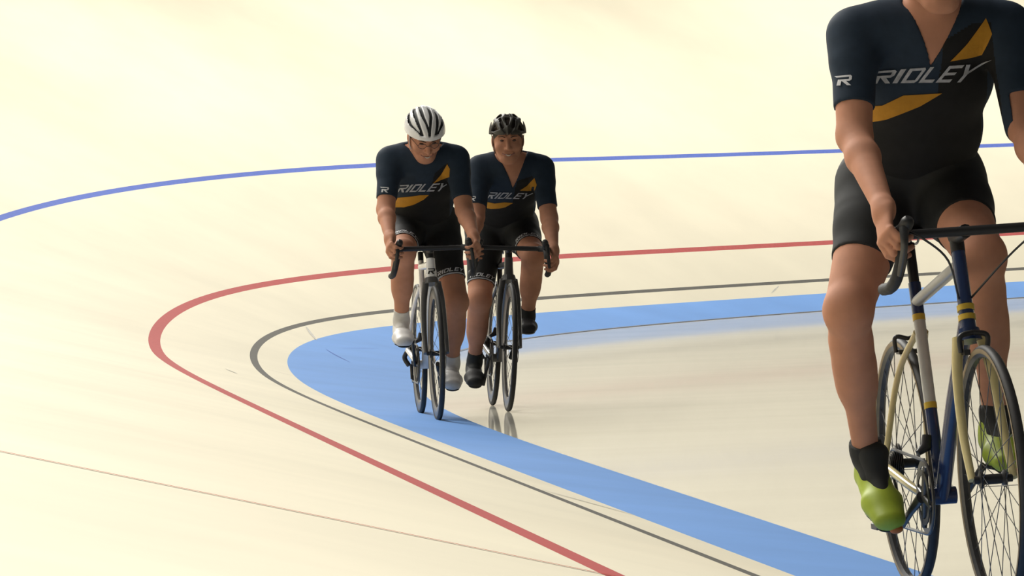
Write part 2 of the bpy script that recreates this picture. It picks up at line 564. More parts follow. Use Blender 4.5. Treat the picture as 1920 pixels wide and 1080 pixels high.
GL = {
 'R': [[(-.25, 1), (.86, 1), (1, .86), (1, .56), (.86, .42), (.60, .42), (1.02, 0), (.72, 0), (.26, .46), (.26, .60), (.76, .60), (.78, .62), (.78, .80), (.76, .82), (-.08, .82)], [(.02, 0), (.26, 0), (.26, .46), (.26, .60), (.02, .60)]],
 'I': [[(.0, 0), (.30, 0), (.30, 1), (.0, 1)]],
 'D': [[(0, .5), (.24, .5), (.24, .82), (.80, .82), (.80, .5), (1, .5), (1, .86), (.88, 1), (0, 1)], [(0, .5), (0, 0), (.88, 0), (1, .14), (1, .5), (.80, .5), (.80, .18), (.24, .18), (.24, .5)]],
 'L': [[(0, 0), (.95, 0), (.95, .2), (.24, .2), (.24, 1), (0, 1)]],
 'E': [[(0, 0), (1, 0), (1, .18), (.24, .18), (.24, .42), (.9, .42), (.9, .58), (.24, .58), (.24, .82), (1, .82), (1, 1), (0, 1)]],
 'Y': [[(-.05, 1), (.24, 1), (.52, .60), (1.0, 1.06), (1.32, 1.12), (.64, .44), (.64, 0), (.38, 0), (.38, .40)]],
}
def word(txt, quad, gap=0.16):
    """outlines of a word set into a quad: bottom left, bottom right, top left, top right"""
    W = [(0.34 if c == 'I' else 1.0) for c in txt]
    tot = sum(W) + gap * (len(txt) - 1)
    bl, br, tl, tr = [np.array(q, float) for q in quad]
    x = 0; out = []
    for c, w in zip(txt, W):
        out.append([])
        for poly in GL[c]:
            pts = []
            for a, b in poly:
                t = (x + a * (1.0 if c != 'I' else 1.0)) / tot
                p = (bl + (br - bl) * t) * (1 - b) + (tl + (tr - tl) * t) * b
                pts.append((p[0], p[1]))
            out[-1].append(pts)
        x += w + gap
    return out

# ------------------------------------------------------------------ bicycles
def wheel(name, parent, yc, zc, r, deep, tyre_m, rim_m, wall_m, n_sp, disc, rear=False):
    tw = 0.0135
    w = MB()
    ri, ro = r - 0.024 - deep, r - 0.018
    w.lathe([(-0.010, ro), (-0.013, (ri + ro) / 2 + 0.004), (-0.006, ri), (0.006, ri), (0.013, (ri + ro) / 2 + 0.004), (0.010, ro)], (0, yc, zc), 56)
    rim = w.build(name, rim_m, parent)
    t = MB(); rc = r - tw
    t.lathe([(tw * math.cos(a), rc + tw * math.sin(a)) for a in [2 * math.pi * k / 12 for k in range(12)]], (0, yc, zc), 64)
    t.build('tyre', tyre_m, rim)
    if wall_m:
        for sx in (-1, 1):
            t = MB()
            t.lathe([(sx * 0.0128, r - 0.021), (sx * 0.0146, r - 0.016), (sx * 0.0138, r - 0.009), (sx * 0.0115, r - 0.012)], (0, yc, zc), 56)
            t.build('tyre_sidewall', wall_m, rim)
    h = MB()
    h.lathe([(-0.05, 0.010), (-0.036, 0.010), (-0.034, 0.022), (-0.028, 0.022), (-0.022, 0.013), (0.022, 0.013), (0.028, 0.022), (0.034, 0.022), (0.036, 0.010), (0.05, 0.010), (0.05, 0.0), (-0.05, 0.0)], (0, yc, zc), 20)
    h.build('hub', BLACKP, rim)
    sp = MB()
    for k in range(n_sp):
        a = 2 * math.pi * k / n_sp; sx = 1 if k % 2 else -1
        b = a + (0.9 if (k // 2) % 2 else -0.9)
        sp.tube([(sx * 0.030, yc + 0.021 * math.cos(b), zc + 0.021 * math.sin(b)), (0, yc + (ri + 0.003) * math.cos(a), zc + (ri + 0.003) * math.sin(a))], 0.0012, 5, cap=False)
    sp.build('spokes', STEELD, rim)
    if disc:
        d = MB(); d.lathe([(0.040, 0.080), (0.042, 0.080), (0.042, 0.064), (0.040, 0.064)], (0, yc, zc), 40)
        for k in range(5):
            a = 2 * math.pi * k / 5
            d.box((0.041, yc + 0.045 * math.cos(a), zc + 0.045 * math.sin(a)), (0.001, 0.022, 0.004), Matrix.Rotation(a, 3, 'X'))
        d.build('brake_rotor', STEELD, rim)
    return rim

def bicycle(label, M, sp):
    root = empty('bicycle', M); tag(root, label, 'bicycle', 'bicycles on the track')
    rw = 0.340; yf, yr, zax = -0.585, 0.405, rw
    fat = sp['fat']; zb = sp['bar_z']; hw = sp['bar_hw']; sad = sp['saddle_z']; crank = sp['crank']
    fm, fk = sp['frame'], sp['fork']
    ax = lambda z: -0.538 + (z - 0.34) * 0.3057            # steering axis y at height z
    zc0, zc1 = 0.715, zb - 0.055
    bb = vec(0, 0, 0.27)
    st = lambda z: (0, (z - 0.27) * 0.3057, z)             # seat tube line
    zst = sp['top_z']
    f = MB()
    f.tube([(0, ax(zc0), zc0), (0, ax((zc0 + zc1) / 2), (zc0 + zc1) / 2), (0, ax(zc1), zc1)], [0.027 * fat, 0.024 * fat, 0.023 * fat], 14, sx=0.85)
    dt = sp.get('down', 1.0)
    f.tube([(0, ax(zc0 + 0.035), zc0 + 0.035), (0, -0.2, 0.52), tuple(bb)], [0.024 * fat * dt, 0.026 * fat * dt, 0.026 * fat], 14, sx=0.85)
    if not sp['classic']: f.tube([(0, ax(zc1 - 0.03), zc1 - 0.03), st(zst)], [0.019 * fat, 0.015 * fat], 12)
    if sp['classic']:
        f.tube([st(0.27), st(0.50)], [0.0175, 0.0165], 12)
    else:
        f.tube([st(0.27), st(0.55), st(zst + 0.03)], [0.024 * fat, 0.018 * fat, 0.016 * fat], 12, sx=0.8)
    f.tube([(-0.036, 0, 0.27), (0.036, 0, 0.27)], 0.023, 14)
    frame = f.build('frame', fm, root)
    stays = MB()
    for s in (-1, 1):
        stays.tube(spline([(s * 0.028, 0.02, 0.272), (s * 0.045, 0.12, 0.285), (s * 0.062, yr - 0.02, zax - 0.006)]), [0.0125 * fat ** .5] * 13, 8)
        stays.tube(spline([(s * 0.012, st(zst - 0.10)[1], zst - 0.10), (s * 0.035, 0.29, zst - 0.22), (s * 0.062, yr, zax)]), [0.0095 * fat ** .5] * 13, 8)
        stays.box((s * 0.064, yr, zax), (0.004, 0.016, 0.018))
    stays.build('stays', sp['stays'], frame)
    if sp['classic']:
        MB().tube([(0, ax(zc1 - 0.03), zc1 - 0.03), st(zst - 0.02)], [0.0165, 0.0155], 12).build('top_tube', GREYT, frame)
        MB().tube([st(0.503), st(0.735)], [0.0166, 0.0166], 12).build('seat_tube_panel', PALEP, frame)
        MB().tube([st(0.735), st(zst + 0.03)], [0.0168, 0.0172], 12).build('seat_tube_collar', FRN, frame)
        for z in (0.505, 0.738): MB().tube([st(z - 0.008), st(z + 0.008)], 0.0176, 12).build('yellow_ring', YELLOW, frame)
        for z in (zc0 + 0.03, zc0 + 0.055): MB().tube([(0, ax(z - 0.007), z - 0.007), (0, ax(z + 0.007), z + 0.007)], 0.0285 * fat, 14, sx=0.88).build('yellow_ring', YELLOW, frame)
    # fork
    k = MB()
    k.tube([(0, ax(zc0 - 0.03), zc0 - 0.03), (0, ax(zc0 + 0.002), zc0 + 0.002)], [0.034 * fat, 0.027 * fat], 14, sx=1.1)
    k.build('fork_crown', sp.get('crown', fk), root)
    k = MB()
    for s in (-1, 1):
        k.tube(spline([(s * 0.030, ax(zc0 - 0.02), zc0 - 0.02), (s * 0.046, ax(0.60) - 0.004, 0.60), (s * 0.053, ax(0.46) - 0.012, 0.46), (s * 0.054, yf, zax)]), [0.0165 * fat ** .5 - 0.0055 * i / 18 for i in range(19)], 10)
    k.build('fork', fk, root)
    # wheels
    wheel('front_wheel', root, yf, zax, rw, sp['deep'], sp['tyre'], sp['rim'], sp.get('wall'), sp['spokes'], sp['disc'])
    rwh = wheel('rear_wheel', root, yr, zax, rw, sp['deep'], sp['tyre'], sp['rim'], sp.get('wall'), sp['spokes'], sp['disc'], True)
    c = MB()
    for q in range(8):
        x = -0.020 - 0.004 * q; r = 0.055 - 0.0045 * q
        c.lathe([(x, r), (x - 0.0016, r), (x - 0.0016, 0.012), (x, 0.012)], (0, yr, zax), 28)
    c.build('cassette', STEELD, rwh)
    if sp['disc']:
        MB().box((0.052, yf + 0.065, zax + 0.06), (0.012, 0.022, 0.03)).build('brake_caliper', BLACKP, root, bevel=0.004)
        MB().box((0.050, yr - 0.07, zax - 0.01), (0.012, 0.03, 0.018)).build('brake_caliper', BLACKP, root, bevel=0.004)
    else:
        b = MB()
        for s in (-1, 1):
            b.tube(spline([(0, ax(zc0) - 0.045, zc0 - 0.005), (s * 0.035, ax(zc0) - 0.05, zc0 - 0.015), (s * 0.034, ax(zc0) - 0.045, zc0 - 0.055)]), 0.007, 8)
            b.box((s * 0.022, ax(zc0) - 0.042, zc0 - 0.055), (0.008, 0.022, 0.007))
        b.build('brake_caliper', BLACKP, root)
        b = MB()
        for s in (-1, 1):
            b.tube(spline([(0, 0.29, 0.68), (s * 0.034, 0.295, 0.685), (s * 0.034, 0.30, 0.645)]), 0.006, 8)
            b.box((s * 0.021, 0.30, 0.645), (0.008, 0.02, 0.006))
        b.build('brake_caliper', BLACKP, root)
    # bars
    yb = -0.48
    MB().tube([(0, ax(zc1), zc1), (0, ax(zb), zb)], 0.019, 14).build('headset_spacer', BLACKP, root)
    MB().tube([(0, ax(zb - 0.01) + 0.008, zb - 0.015), (0, yb + 0.02, zb)], [0.021, 0.018], 12).build('stem', BLACKP, root)
    side = lambda s: spline([(0.0, yb, zb), (s * hw * 0.55, yb, zb), (s * hw * 0.88, yb - 0.008, zb), (s * hw, yb - 0.05, zb - 0.002), (s * (hw + 0.002), yb - 0.095, zb - 0.012), (s * (hw + 0.006), yb - 0.118, zb - 0.05),
                              (s * (hw + 0.016), yb - 0.10, zb - 0.10), (s * (hw + 0.021), yb - 0.045, zb - 0.128), (s * (hw + 0.024), yb + 0.035, zb - 0.135)], 5)
    hb = MB()
    Pl, Pr = side(1), side(-1)
    hb.tube(Pr[::-1] + Pl[1:], 0.0125, 10)
    hbo = hb.build('handlebar', BLACKP, root)
    for Q in (Pl, Pr): MB().tube(Q[9:], 0.0158, 10).build('bar_tape', TAPE, hbo)
    for s in (1, -1):
        h = MB()
        h.tube(spline([(s * hw, yb - 0.055, zb + 0.004), (s * hw, yb - 0.10, zb + 0.010), (s * (hw - 0.006), yb - 0.135, zb + 0.026), (s * (hw - 0.013), yb - 0.148, zb + 0.046)], 4), [0.017, 0.0185, 0.019, 0.019, 0.0185, 0.018, 0.0175, 0.0175, 0.0175, 0.0175, 0.017, 0.015, 0.010], 12)
        ho = h.build('brake_hood', BLACKP, root)
        l = MB()
        l.tube(spline([(s * (hw + 0.002), yb - 0.146, zb + 0.022), (s * (hw + 0.006), yb - 0.160, zb - 0.02), (s * (hw + 0.012), yb - 0.150, zb - 0.065), (s * (hw + 0.018), yb - 0.135, zb - 0.10)], 4), [0.009, 0.009, 0.0085, 0.008, 0.0075, 0.007, 0.007, 0.007, 0.007, 0.007, 0.0065, 0.006, 0.005], 8, sx=1.3)
        l.build('brake_lever', sp['lever'], ho)
    # saddle and post
    MB().tube([st(zst), st(sad - 0.05)], 0.0145 if sp['classic'] else 0.0145, 12, sx=1.0).build('seatpost', BLACKP, root)
    sx0 = st(sad)[1] + 0.015
    rings = []
    for y, w, zt, th in ((-0.135, 0.012, -0.012, 0.016), (-0.12, 0.02, -0.006, 0.024), (-0.06, 0.024, 0.0, 0.03), (0.0, 0.034, -0.002, 0.034), (0.06, 0.058, 0.002, 0.038), (0.10, 0.070, 0.006, 0.038), (0.125, 0.066, 0.008, 0.032), (0.135, 0.045, 0.004, 0.02)):
        rings.append([(w * math.cos(a), sx0 + y, sad + zt - th / 2 + th / 2 * math.sin(a) * (1 if math.sin(a) > 0 else 0.7)) for a in [2 * math.pi * q / 14 for q in range(14)]])
    so = MB().loft(rings).build('saddle', SADM, root)
    rl_ = MB()
    for s in (-1, 1): rl_.tube(spline([(s * 0.012, sx0 - 0.10, sad - 0.03), (s * 0.022, sx0 - 0.03, sad - 0.05), (s * 0.022, sx0 + 0.04, sad - 0.05), (s * 0.03, sx0 + 0.10, sad - 0.025)], 3), 0.0035, 6)
    rl_.build('saddle_rails', STEELD, so)
    # drivetrain on the rider's right (x < 0)
    cr = MB()
    for x, r in ((-0.044, 0.098), (-0.050, 0.074)):
        n = 48; prof = []
        cr.lathe([(x, r), (x - 0.003, r), (x - 0.003, r - 0.016), (x, r - 0.016)], tuple(bb), 48)
    for q in range(4):
        a = crank + math.pi / 4 + q * math.pi / 2
        cr.tube([(-0.047, bb[1], bb[2]), (-0.047, bb[1] + 0.085 * math.cos(a), bb[2] + 0.085 * math.sin(a))], [0.012, 0.007], 8)
    cr.build('chainring', STEELD, root)
    for s in (-1, 1):
        a = crank if s < 0 else crank + math.pi
        e = (s * 0.078, bb[1] + 0.172 * math.cos(a), bb[2] + 0.172 * math.sin(a))
        co = MB().tube([(s * 0.058, bb[1], bb[2]), (s * 0.070, (bb[1] + e[1]) / 2, (bb[2] + e[2]) / 2), e], [0.017, 0.0125, 0.012], 10, sx=0.7).build('crank_arm', sp['crank_m'], root)
        p = MB().tube([(s * 0.078, e[1], e[2]), (s * 0.155, e[1], e[2])], 0.006, 8)
        p.box((s * 0.125, e[1], e[2]), (0.032, 0.035, 0.008))
        p.build('pedal', BLACKP, root, bevel=0.002)
    ch = []
    for q in range(13):
        a = math.pi / 2 + math.pi * q / 12
        ch.append((-0.046, bb[1] + 0.098 * math.cos(a), bb[2] + 0.098 * math.sin(a)))
    ch += [(-0.040, yr - 0.02, zax - 0.165), (-0.038, yr - 0.005, zax - 0.172), (-0.037, yr + 0.025, zax - 0.135), (-0.037, yr + 0.012, zax - 0.095), (-0.037, yr - 0.02, zax - 0.07)]
    for q in range(9):
        a = -math.pi / 2 + 0.6 + (math.pi - 0.6) * q / 8
        ch.append((-0.036, yr + 0.040 * math.cos(a), zax + 0.040 * math.sin(a)))
    MB().tube(ch, 0.0042, 6, closed=True, axis=(1, 0, 0)).build('chain', STEELD, root)
    d = MB()
    for y, z in ((yr + 0.012, zax - 0.08), (yr + 0.0, zax - 0.155)): d.lathe([(-0.034, 0.020), (-0.042, 0.020), (-0.042, 0.004), (-0.034, 0.004)], (0, y, z), 18)
    d.tube([(-0.045, yr + 0.012, zax - 0.08), (-0.045, yr + 0.0, zax - 0.155)], [0.014, 0.012], 8, sx=0.4)
    d.tube(spline([(-0.062, yr + 0.005, zax - 0.01), (-0.075, yr + 0.03, zax - 0.045), (-0.055, yr + 0.015, zax - 0.085)]), 0.013, 8)
    d.build('rear_derailleur', BLACKP, root)
    b = MB().tube([(-0.050, 0.035, 0.385), (-0.026, 0.04, 0.40), (-0.02, 0.045, 0.43)], [0.008, 0.016, 0.013], 8); b.build('front_derailleur', BLACKP, root)
    # cables from hoods to the head tube
    if sp['classic']:
        for s in (1, -1):
            MB().tube(spline([(s * hw, yb - 0.09, zb + 0.02), (s * hw * 0.75, yb - 0.13, zb - 0.01), (s * hw * 0.4, yb - 0.10, zb - 0.07), (s * 0.016, ax(zc0 + 0.1) - 0.012, zc0 + 0.08)]), 0.003, 6).build('brake_cable', BLACKP, root)
        for z in (0.42,):
            bt = MB().tube([(0, -0.075, 0.37), (0, -0.19, 0.545)], [0.012, 0.012], 8); bt.build('bottle_cage', BLACKP, root)
    # maker's mark on the head tube
    if sp.get('mark'):
        q = MB().tube([(0, ax(zc0), zc0), (0, ax(zc1), zc1)], 0.03, 8)
        bv = bvh_of(frame.data); zm = zc0 + 0.035
        quad = [(-0.020, zm - 0.012), (0.014, zm - 0.012), (-0.010, zm + 0.016), (0.021, zm + 0.016)]
        decal('head_mark', word('R', quad)[0], lambda u, v: ((u, -1.2, v), (0, 1, 0)), bv, sp['mark'], root, 0.006, 0.0015)
    return root

# ------------------------------------------------------------------ riders
def rot(ax_, deg): return np.array(Matrix.Rotation(math.radians(deg), 3, ax_))
def hand(B, W, K, c, side):
    """palm from wrist W to knuckles K, c = way the fingers curl, side = +1/-1 where the index finger lies along f x c"""
    f = nrm(K - W); c = nrm(c - f * (c @ f)); s = np.cross(f, c) * side       # s: pinky -> index
    B.cone(W, W + f * 0.02, 0.026, 0.028, 0.02, (s, 1.12))
    B.cone(W + f * 0.02, K, 0.018, 0.0155, 0.015, (s, 2.1))
    for t, L, ex in ((0.030, (0.040, 0.025, 0.020), 28), (0.010, (0.044, 0.029, 0.021), 34), (-0.011, (0.041, 0.027, 0.020), 40), (-0.030, (0.033, 0.021, 0.018), 46)):
        p = K + s * t - f * (0.004 if abs(t) > 0.02 else 0)
        a = math.radians(ex); r = 0.0100
        for L_, da in zip(L, (48, 42, 0)):
            q = p + (f * math.cos(a) + c * math.sin(a)) * L_
            B.cone(p, q, r, r * 0.92, 0.004); r *= 0.92; p = q; a += math.radians(da)
    p = W + f * 0.022 + s * 0.026 + c * 0.006
    q = p + nrm(f * 0.75 + s * 0.45 + c * 0.55) * 0.042
    B.cone(p, q, 0.0145, 0.0115, 0.012)
    B.cone(q, q + nrm(f * 0.85 + c * 0.75) * 0.03, 0.0115, 0.0088, 0.004)

def rider(label, M, J):
    root = empty('person', M); tag(root, label, 'person', 'riders on the track')
    g = {k: (vec(*v) if isinstance(v, tuple) and len(v) == 3 else v) for k, v in J.items()}
    Bd, To, Sh = Solid(), Solid(), Solid()
    X = vec(1, 0, 0)
    hip = g['hip']; shm = (g['shR'] + g['shL']) / 2
    wd = g.get('wide', 1.0)
    pel = hip + vec(0, 0.015, 0.02)
    ch = shm + (hip - shm) * 0.30 + vec(0, 0.01, -0.005)
    wa = shm + (hip - shm) * 0.66 + vec(0, 0.0, 0.01)
    nk = g['neck']
    def torso(B):
        B.cone(pel + vec(0, 0, -0.02), wa, 0.105, 0.098, 0.05, (X, 1.42 * wd))
        B.cone(wa, ch, 0.098, 0.104, 0.05, (X, 1.45 * wd))
        B.cone(ch, shm + vec(0, 0.0, -0.015), 0.104, 0.085, 0.05, (X, 1.50 * wd))
        if g.get('belly'): B.ell(wa + vec(0, -0.035, -0.03), (0.125, 0.09, 0.10), k=0.05)
        B.cone(g['shR'] + vec(0.065, 0, 0.012), g['shL'] + vec(-0.065, 0, 0.012), 0.062, 0.062, 0.05)
        for s in ('R', 'L'):
            B.cone(g['sh' + s], g['sh' + s] + (g['el' + s] - g['sh' + s]) * 0.25, 0.054, 0.055, 0.035)
            B.cone(shm + (g['sh' + s] - shm) * 0.2 + vec(0, 0.01, 0.034), g['sh' + s], 0.055, 0.053, 0.04)
            B.cone(g['sh' + s], g['el' + s], 0.055, 0.046, 0.03)
    def thighs(B):
        for s in ('R', 'L'):
            h = hip + vec(-0.088 if s == 'R' else 0.088, 0, -0.005); k = g['kn' + s]
            B.cone(h + vec(0, 0.03, 0.015), h + (k - h) * 0.3, 0.112, 0.092, 0.04)
            B.cone(h + (k - h) * 0.25, k, 0.090, 0.062, 0.03)
    torso(Bd); thighs(Bd); torso(To)
    # neck and head
    H = g['head']; Rh = rot('Z', g['hd'][2]) @ rot('Y', g['hd'][1]) @ rot('X', g['hd'][0])
    hp = lambda x, y, z: H + Rh @ vec(x, y, z)
    Bd.cone(nk, hp(0, 0.03, -0.05), 0.062, 0.056, 0.03)
    Bd.ell(hp(0, 0.012, 0.02), (0.076, 0.096, 0.098), Rh, 0.02)
    Bd.cone(hp(0, -0.035, -0.03), hp(0, -0.058, -0.085), 0.060, 0.034, 0.03, (Rh @ X, 1.12))
    Bd.cone(hp(-0.012, -0.072, -0.100), hp(0.012, -0.072, -0.100), 0.020, 0.020, 0.02)
    for s in (-1, 1):
        Bd.cone(hp(s * 0.058, 0.015, -0.055), hp(s * 0.026, -0.058, -0.094), 0.022, 0.020, 0.02)
        Bd.ell(hp(s * 0.043, -0.064, -0.032), (0.025, 0.022, 0.022), Rh, 0.02)
        Bd.cone(hp(s * 0.014, -0.086, 0.034), hp(s * 0.048, -0.072, 0.030), 0.011, 0.010, 0.012)
        Bd.ell(hp(s * 0.079, 0.012, -0.012), (0.009, 0.021, 0.033), Rh, 0.006)
        Bd.cone(hp(s * 0.013, -0.100, -0.030), hp(s * 0.012, -0.094, -0.030), 0.008, 0.008, 0.008)
    Bd.cone(hp(0, -0.088, 0.020), hp(0, -0.112, -0.026), 0.0085, 0.0125, 0.008)
    Bd.cone(hp(-0.020, -0.088, -0.056), hp(0.020, -0.088, -0.056), 0.008, 0.008, 0.008)
    Bd.cone(hp(-0.018, -0.084, -0.078), hp(0.018, -0.084, -0.078), 0.009, 0.009, 0.008)
    for s in (-1, 1): Bd.ell(hp(s * 0.031, -0.098, 0.010), (0.016, 0.014, 0.010), Rh, 0.006, sub=True)
    # arms and hands
    for s in ('R', 'L'):
        sg = -1 if s == 'R' else 1
        e, w = g['el' + s], g['wr' + s]
        mid = e + (w - e) * 0.3
        Bd.cone(e, mid, 0.043, 0.043, 0.02); Bd.cone(mid, w, 0.043, 0.027, 0.02)
        hand(Bd, w, g['kn_' + s], vec(-sg * 1.0, 0.15, -0.35), -1 if s == 'R' else 1)
    # legs
    for s in ('R', 'L'):
        k, a = g['kn' + s], g['an' + s]
        Bd.ell(k + vec(0, -0.012, 0.0), (0.056, 0.056, 0.064), k=0.03)
        calf = k + (a - k) * 0.32 + vec(0, 0.022, 0)
        Bd.cone(k, k + (a - k) * 0.5, 0.052, 0.046, 0.03)
        Bd.cone(calf - (a - k) * 0.12, calf + (a - k) * 0.22, 0.052, 0.044, 0.04)
        Bd.cone(k + (a - k) * 0.4, a, 0.046, 0.034, 0.03)
        Bd.cone(a, g['ba' + s] + vec(0, 0.02, 0.02), 0.033, 0.026, 0.02)
    body = link('body', Bd.mesh('body', 0.005), SKIN, root)
    # jersey: torso and sleeves, cut at hem, cuffs and neck
    ell = {}
    for s in ('R', 'L'):
        d = nrm(g['el' + s] - g['sh' + s])
        ell[s] = (g['sh' + s] + d * np.linalg.norm(g['el' + s] - g['sh' + s]) * g.get('sleeve', 0.78), d)
    nd = nrm(hp(0, 0.03, -0.05) - nk)
    hemd = nrm(hip - shm + vec(0, -0.12, 0)); hemp = shm + (hip - shm) * 0.86
    vn = g['vneck']
    def jr(P):
        r = (P - hemp) @ hemd
        for s in ('R', 'L'):
            sg = -1 if s == 'R' else 1
            c, d = ell[s]
            arm = (P - c) @ d
            side_ = (P[:, 0] - shm[0]) * sg
            r = np.maximum(r, np.where(side_ > abs(g['sh' + s][0] - shm[0]) - 0.03, arm, -1))
        pn = P - nk; hn = pn @ nd
        r = np.maximum(r, np.minimum(hn - 0.034, 0.074 - np.sqrt(np.maximum((pn ** 2).sum(1) - hn ** 2, 0))))
        # open zip: wedge at the front
        (xa, za), (xb, zb_), (xc, zc) = vn
        t = np.clip((P[:, 2] - zc) / max((za + zb_) / 2 - zc, 1e-3), 0, 3.0)
        half = (xb - xa) / 2 * t; cx_ = xc + ((xa + xb) / 2 - xc) * t
        wedge = np.maximum(np.maximum(np.abs(P[:, 0] - cx_) - half, zc - P[:, 2]), P[:, 1] - (nk[1] - 0.0))
        r = np.maximum(r, -wedge)
        return r
    jme = To.mesh('jersey', 0.005, 0.0055, jr)
    jersey = link('jersey', jme, [NAVY, BLACKF], root)
    # black panel: everything under the lower stripe and right of the zip
    lo_pts = sorted([p for p in g['lo']], key=lambda p: p[0])
    xs = np.array([p[0] for p in g['line']]); zs = np.array([p[1] for p in g['line']])
    n = len(jme.polygons); ctr = np.empty(n * 3); jme.polygons.foreach_get('center', ctr); ctr = ctr.reshape(-1, 3)
    low = ctr[:, 2] < np.interp(ctr[:, 0], xs, zs)
    sl = np.zeros(n, bool)
    for s in ('R', 'L'):
        sg = -1 if s == 'R' else 1
        a0, d0 = g['sh' + s], nrm(g['el' + s] - g['sh' + s])
        rel = ctr - a0; t = rel @ d0
        sl |= (np.linalg.norm(rel - t[:, None] * d0, axis=1) < 0.075) & ((ctr[:, 0] - a0[0]) * sg > -0.050)
    jme.polygons.foreach_set('material_index', (low & ~sl).astype(np.int32))
    jb = bvh_of(jme)
    front = lambda u, v: ((u, -1.0, v), (0, 1, 0))
    decal('orange_stripe', [g['lo']], front, jb, ORANGE, jersey, 0.012, 0.002)
    decal('orange_stripe', [g['up']], front, jb, ORANGE, jersey, 0.012, 0.002)
    for lt_ in word('RIDLEY', g['text']): decal('chest_letter', lt_, front, jb, GREYP, jersey, 0.01, 0.003)
    tag(decal('sleeve_mark', word('R', g['slv'])[0], front, jb, WHITEP, jersey, 0.008, 0.003), 'white letter mark on the sleeve')
    zp = [tuple(g['vneck'][2])]
    # shorts
    Ts = Solid(); thighs(Ts)
    Ts.cone(pel + vec(0, 0, -0.03), wa, 0.105, 0.098, 0.05, (X, 1.42 * wd))
    hems = {}
    for s in ('R', 'L'):
        h = hip + vec(-0.088 if s == 'R' else 0.088, 0, -0.005); k = g['kn' + s]
        hems[s] = (h + (k - h) * g['hem'][0 if s == 'R' else 1], nrm(k - h))
    def sr(P):
        r = P[:, 2] - (hip[2] + 0.13)
        for s in ('R', 'L'):
            sg = -1 if s == 'R' else 1
            c, d = hems[s]
            r = np.maximum(r, np.where((P[:, 0] - hip[0]) * sg > 0, (P - c) @ d, -1))
        return r
    sme = Ts.mesh('shorts', 0.005, 0.0045, sr)
    shorts = link('shorts', sme, SHORTSM, root)
    if g.get('hemtext'):
        sb = bvh_of(sme)
        for s in ('R', 'L'):
            c, d = hems[s]
            fr = nrm(vec(0, -1, 0.25) - d * (vec(0, -1, 0.25) @ d)); sd = np.cross(d, fr)
            if sd[0] < 0: sd = -sd
            def ray(u, v, c=c, d=d, fr=fr, sd=sd):
                a = u / 0.075
                o = c - d * v + (fr * math.cos(a) + sd * math.sin(a)) * 0.2
                return tuple(o), tuple(-(fr * math.cos(a) + sd * math.sin(a)))
            decal('hem_band', [[(-0.125, 0.002), (0.125, 0.002), (0.125, 0.008), (-0.125, 0.008)]], ray, sb, GREYP, shorts, 0.012, 0.002)
            for lt_ in word('RIDLEY', [(-0.075, 0.014), (0.065, 0.014), (-0.065, 0.034), (0.075, 0.034)]): decal('hem_letter', lt_, ray, sb, WHITEP, shorts, 0.01, 0.0025)
    # socks, shoes
    for s in ('R', 'L'):
        A, Bl, k = g['an' + s], g['ba' + s], g['kn' + s]
        d = Bl - A; ang = math.atan2(d[2], -d[1]) + math.radians(31)
        f = vec(d[0] * 0.5 / max(np.linalg.norm(d), .1), -math.cos(ang), math.sin(ang)); f = nrm(f)
        up = nrm(np.cross(vec(1, 0, 0), f)); up = up if up[2] > 0 else -up
        lt = np.cross(f, up)
        so = Bl - up * 0.030 - f * 0.0          # sole under the ball of the foot
        q = lambda a, b, c_: so + f * a + lt * b + up * c_
        S_ = Solid()
        S_.cone(q(0.072, 0, 0.030), q(0.0, 0, 0.038), 0.031, 0.039, 0.02, (lt, 1.42))
        S_.cone(q(0.0, 0, 0.038), q(-0.12, 0, 0.048), 0.036, 0.036, 0.03, (lt, 1.08))
        S_.cone(q(-0.06, 0, 0.050), q(-0.115, 0, 0.085), 0.036, 0.037, 0.03)
        S_.cone(q(-0.125, 0, 0.045), q(-0.125, 0, 0.085), 0.036, 0.035, 0.02)
        top = A + (k - A) * 0.06
        tilt = nrm(nrm(k - A) + up * 0.8)
        sm = g['shoe']
        def reg(P, so=so, up=up, top=top, tilt=tilt): return np.maximum(-(P - so) @ up + 0.008, (P - top) @ tilt)
        shoe = link('shoe', S_.mesh('shoe', 0.004, 0.0, reg), sm[0], root)
        def reg2(P, so=so, up=up): h_ = (P - so) @ up; return np.maximum(-h_ - 0.003, h_ - 0.009)
        link('sole', S_.mesh('sole', 0.004, 0.003, reg2), sm[1], shoe)
        if sm[3]:
            tg = Solid(); tg.cone(q(0.030, 0, 0.064), q(-0.060, 0, 0.084), 0.008, 0.024, 0.01, (lt, 1.25)); tg.cone(q(-0.060, 0, 0.084), q(-0.105, 0, 0.125), 0.024, 0.034, 0.01, (lt, 1.25))
            link('tongue', tg.mesh('tongue', 0.004), sm[3], shoe)
            l = MB()
            for e in (0.0, 0.018, 0.036, 0.054):
                l.tube(spline([tuple(q(-0.012 - e, -0.026, 0.066 + e * .25)), tuple(q(-0.010 - e, 0, 0.083 + e * 0.33)), tuple(q(-0.012 - e, 0.026, 0.066 + e * .25))], 4), 0.0022, 6)
            l.build('laces', SOLEK, shoe)
            hc = Solid(); hc.cone(q(0.092, -0.014, 0.010), q(0.05, -0.022, 0.008), 0.012, 0.013, 0.01, (lt, 1.6)); link('toe_bumper', hc.mesh('toe_bumper', 0.004), SOLEO, shoe)
        K_ = Solid(); kd = nrm(k - A)
        K_.cone(A - kd * 0.02, A + kd * 0.02, 0.037, 0.037, 0.02); K_.cone(A, A + (Bl - A) * 0.45, 0.037, 0.034, 0.02); K_.cone(A + kd * 0.02, A + kd * (g['sock'] + 0.03), 0.037, 0.042, 0.02)
        def reg3(P, A=A, kd=kd, hgt=g['sock']): return np.maximum((P - A) @ kd - hgt, -(P - A) @ kd - 0.09)
        link('sock', K_.mesh('sock', 0.004, 0.001, reg3), sm[2], root)
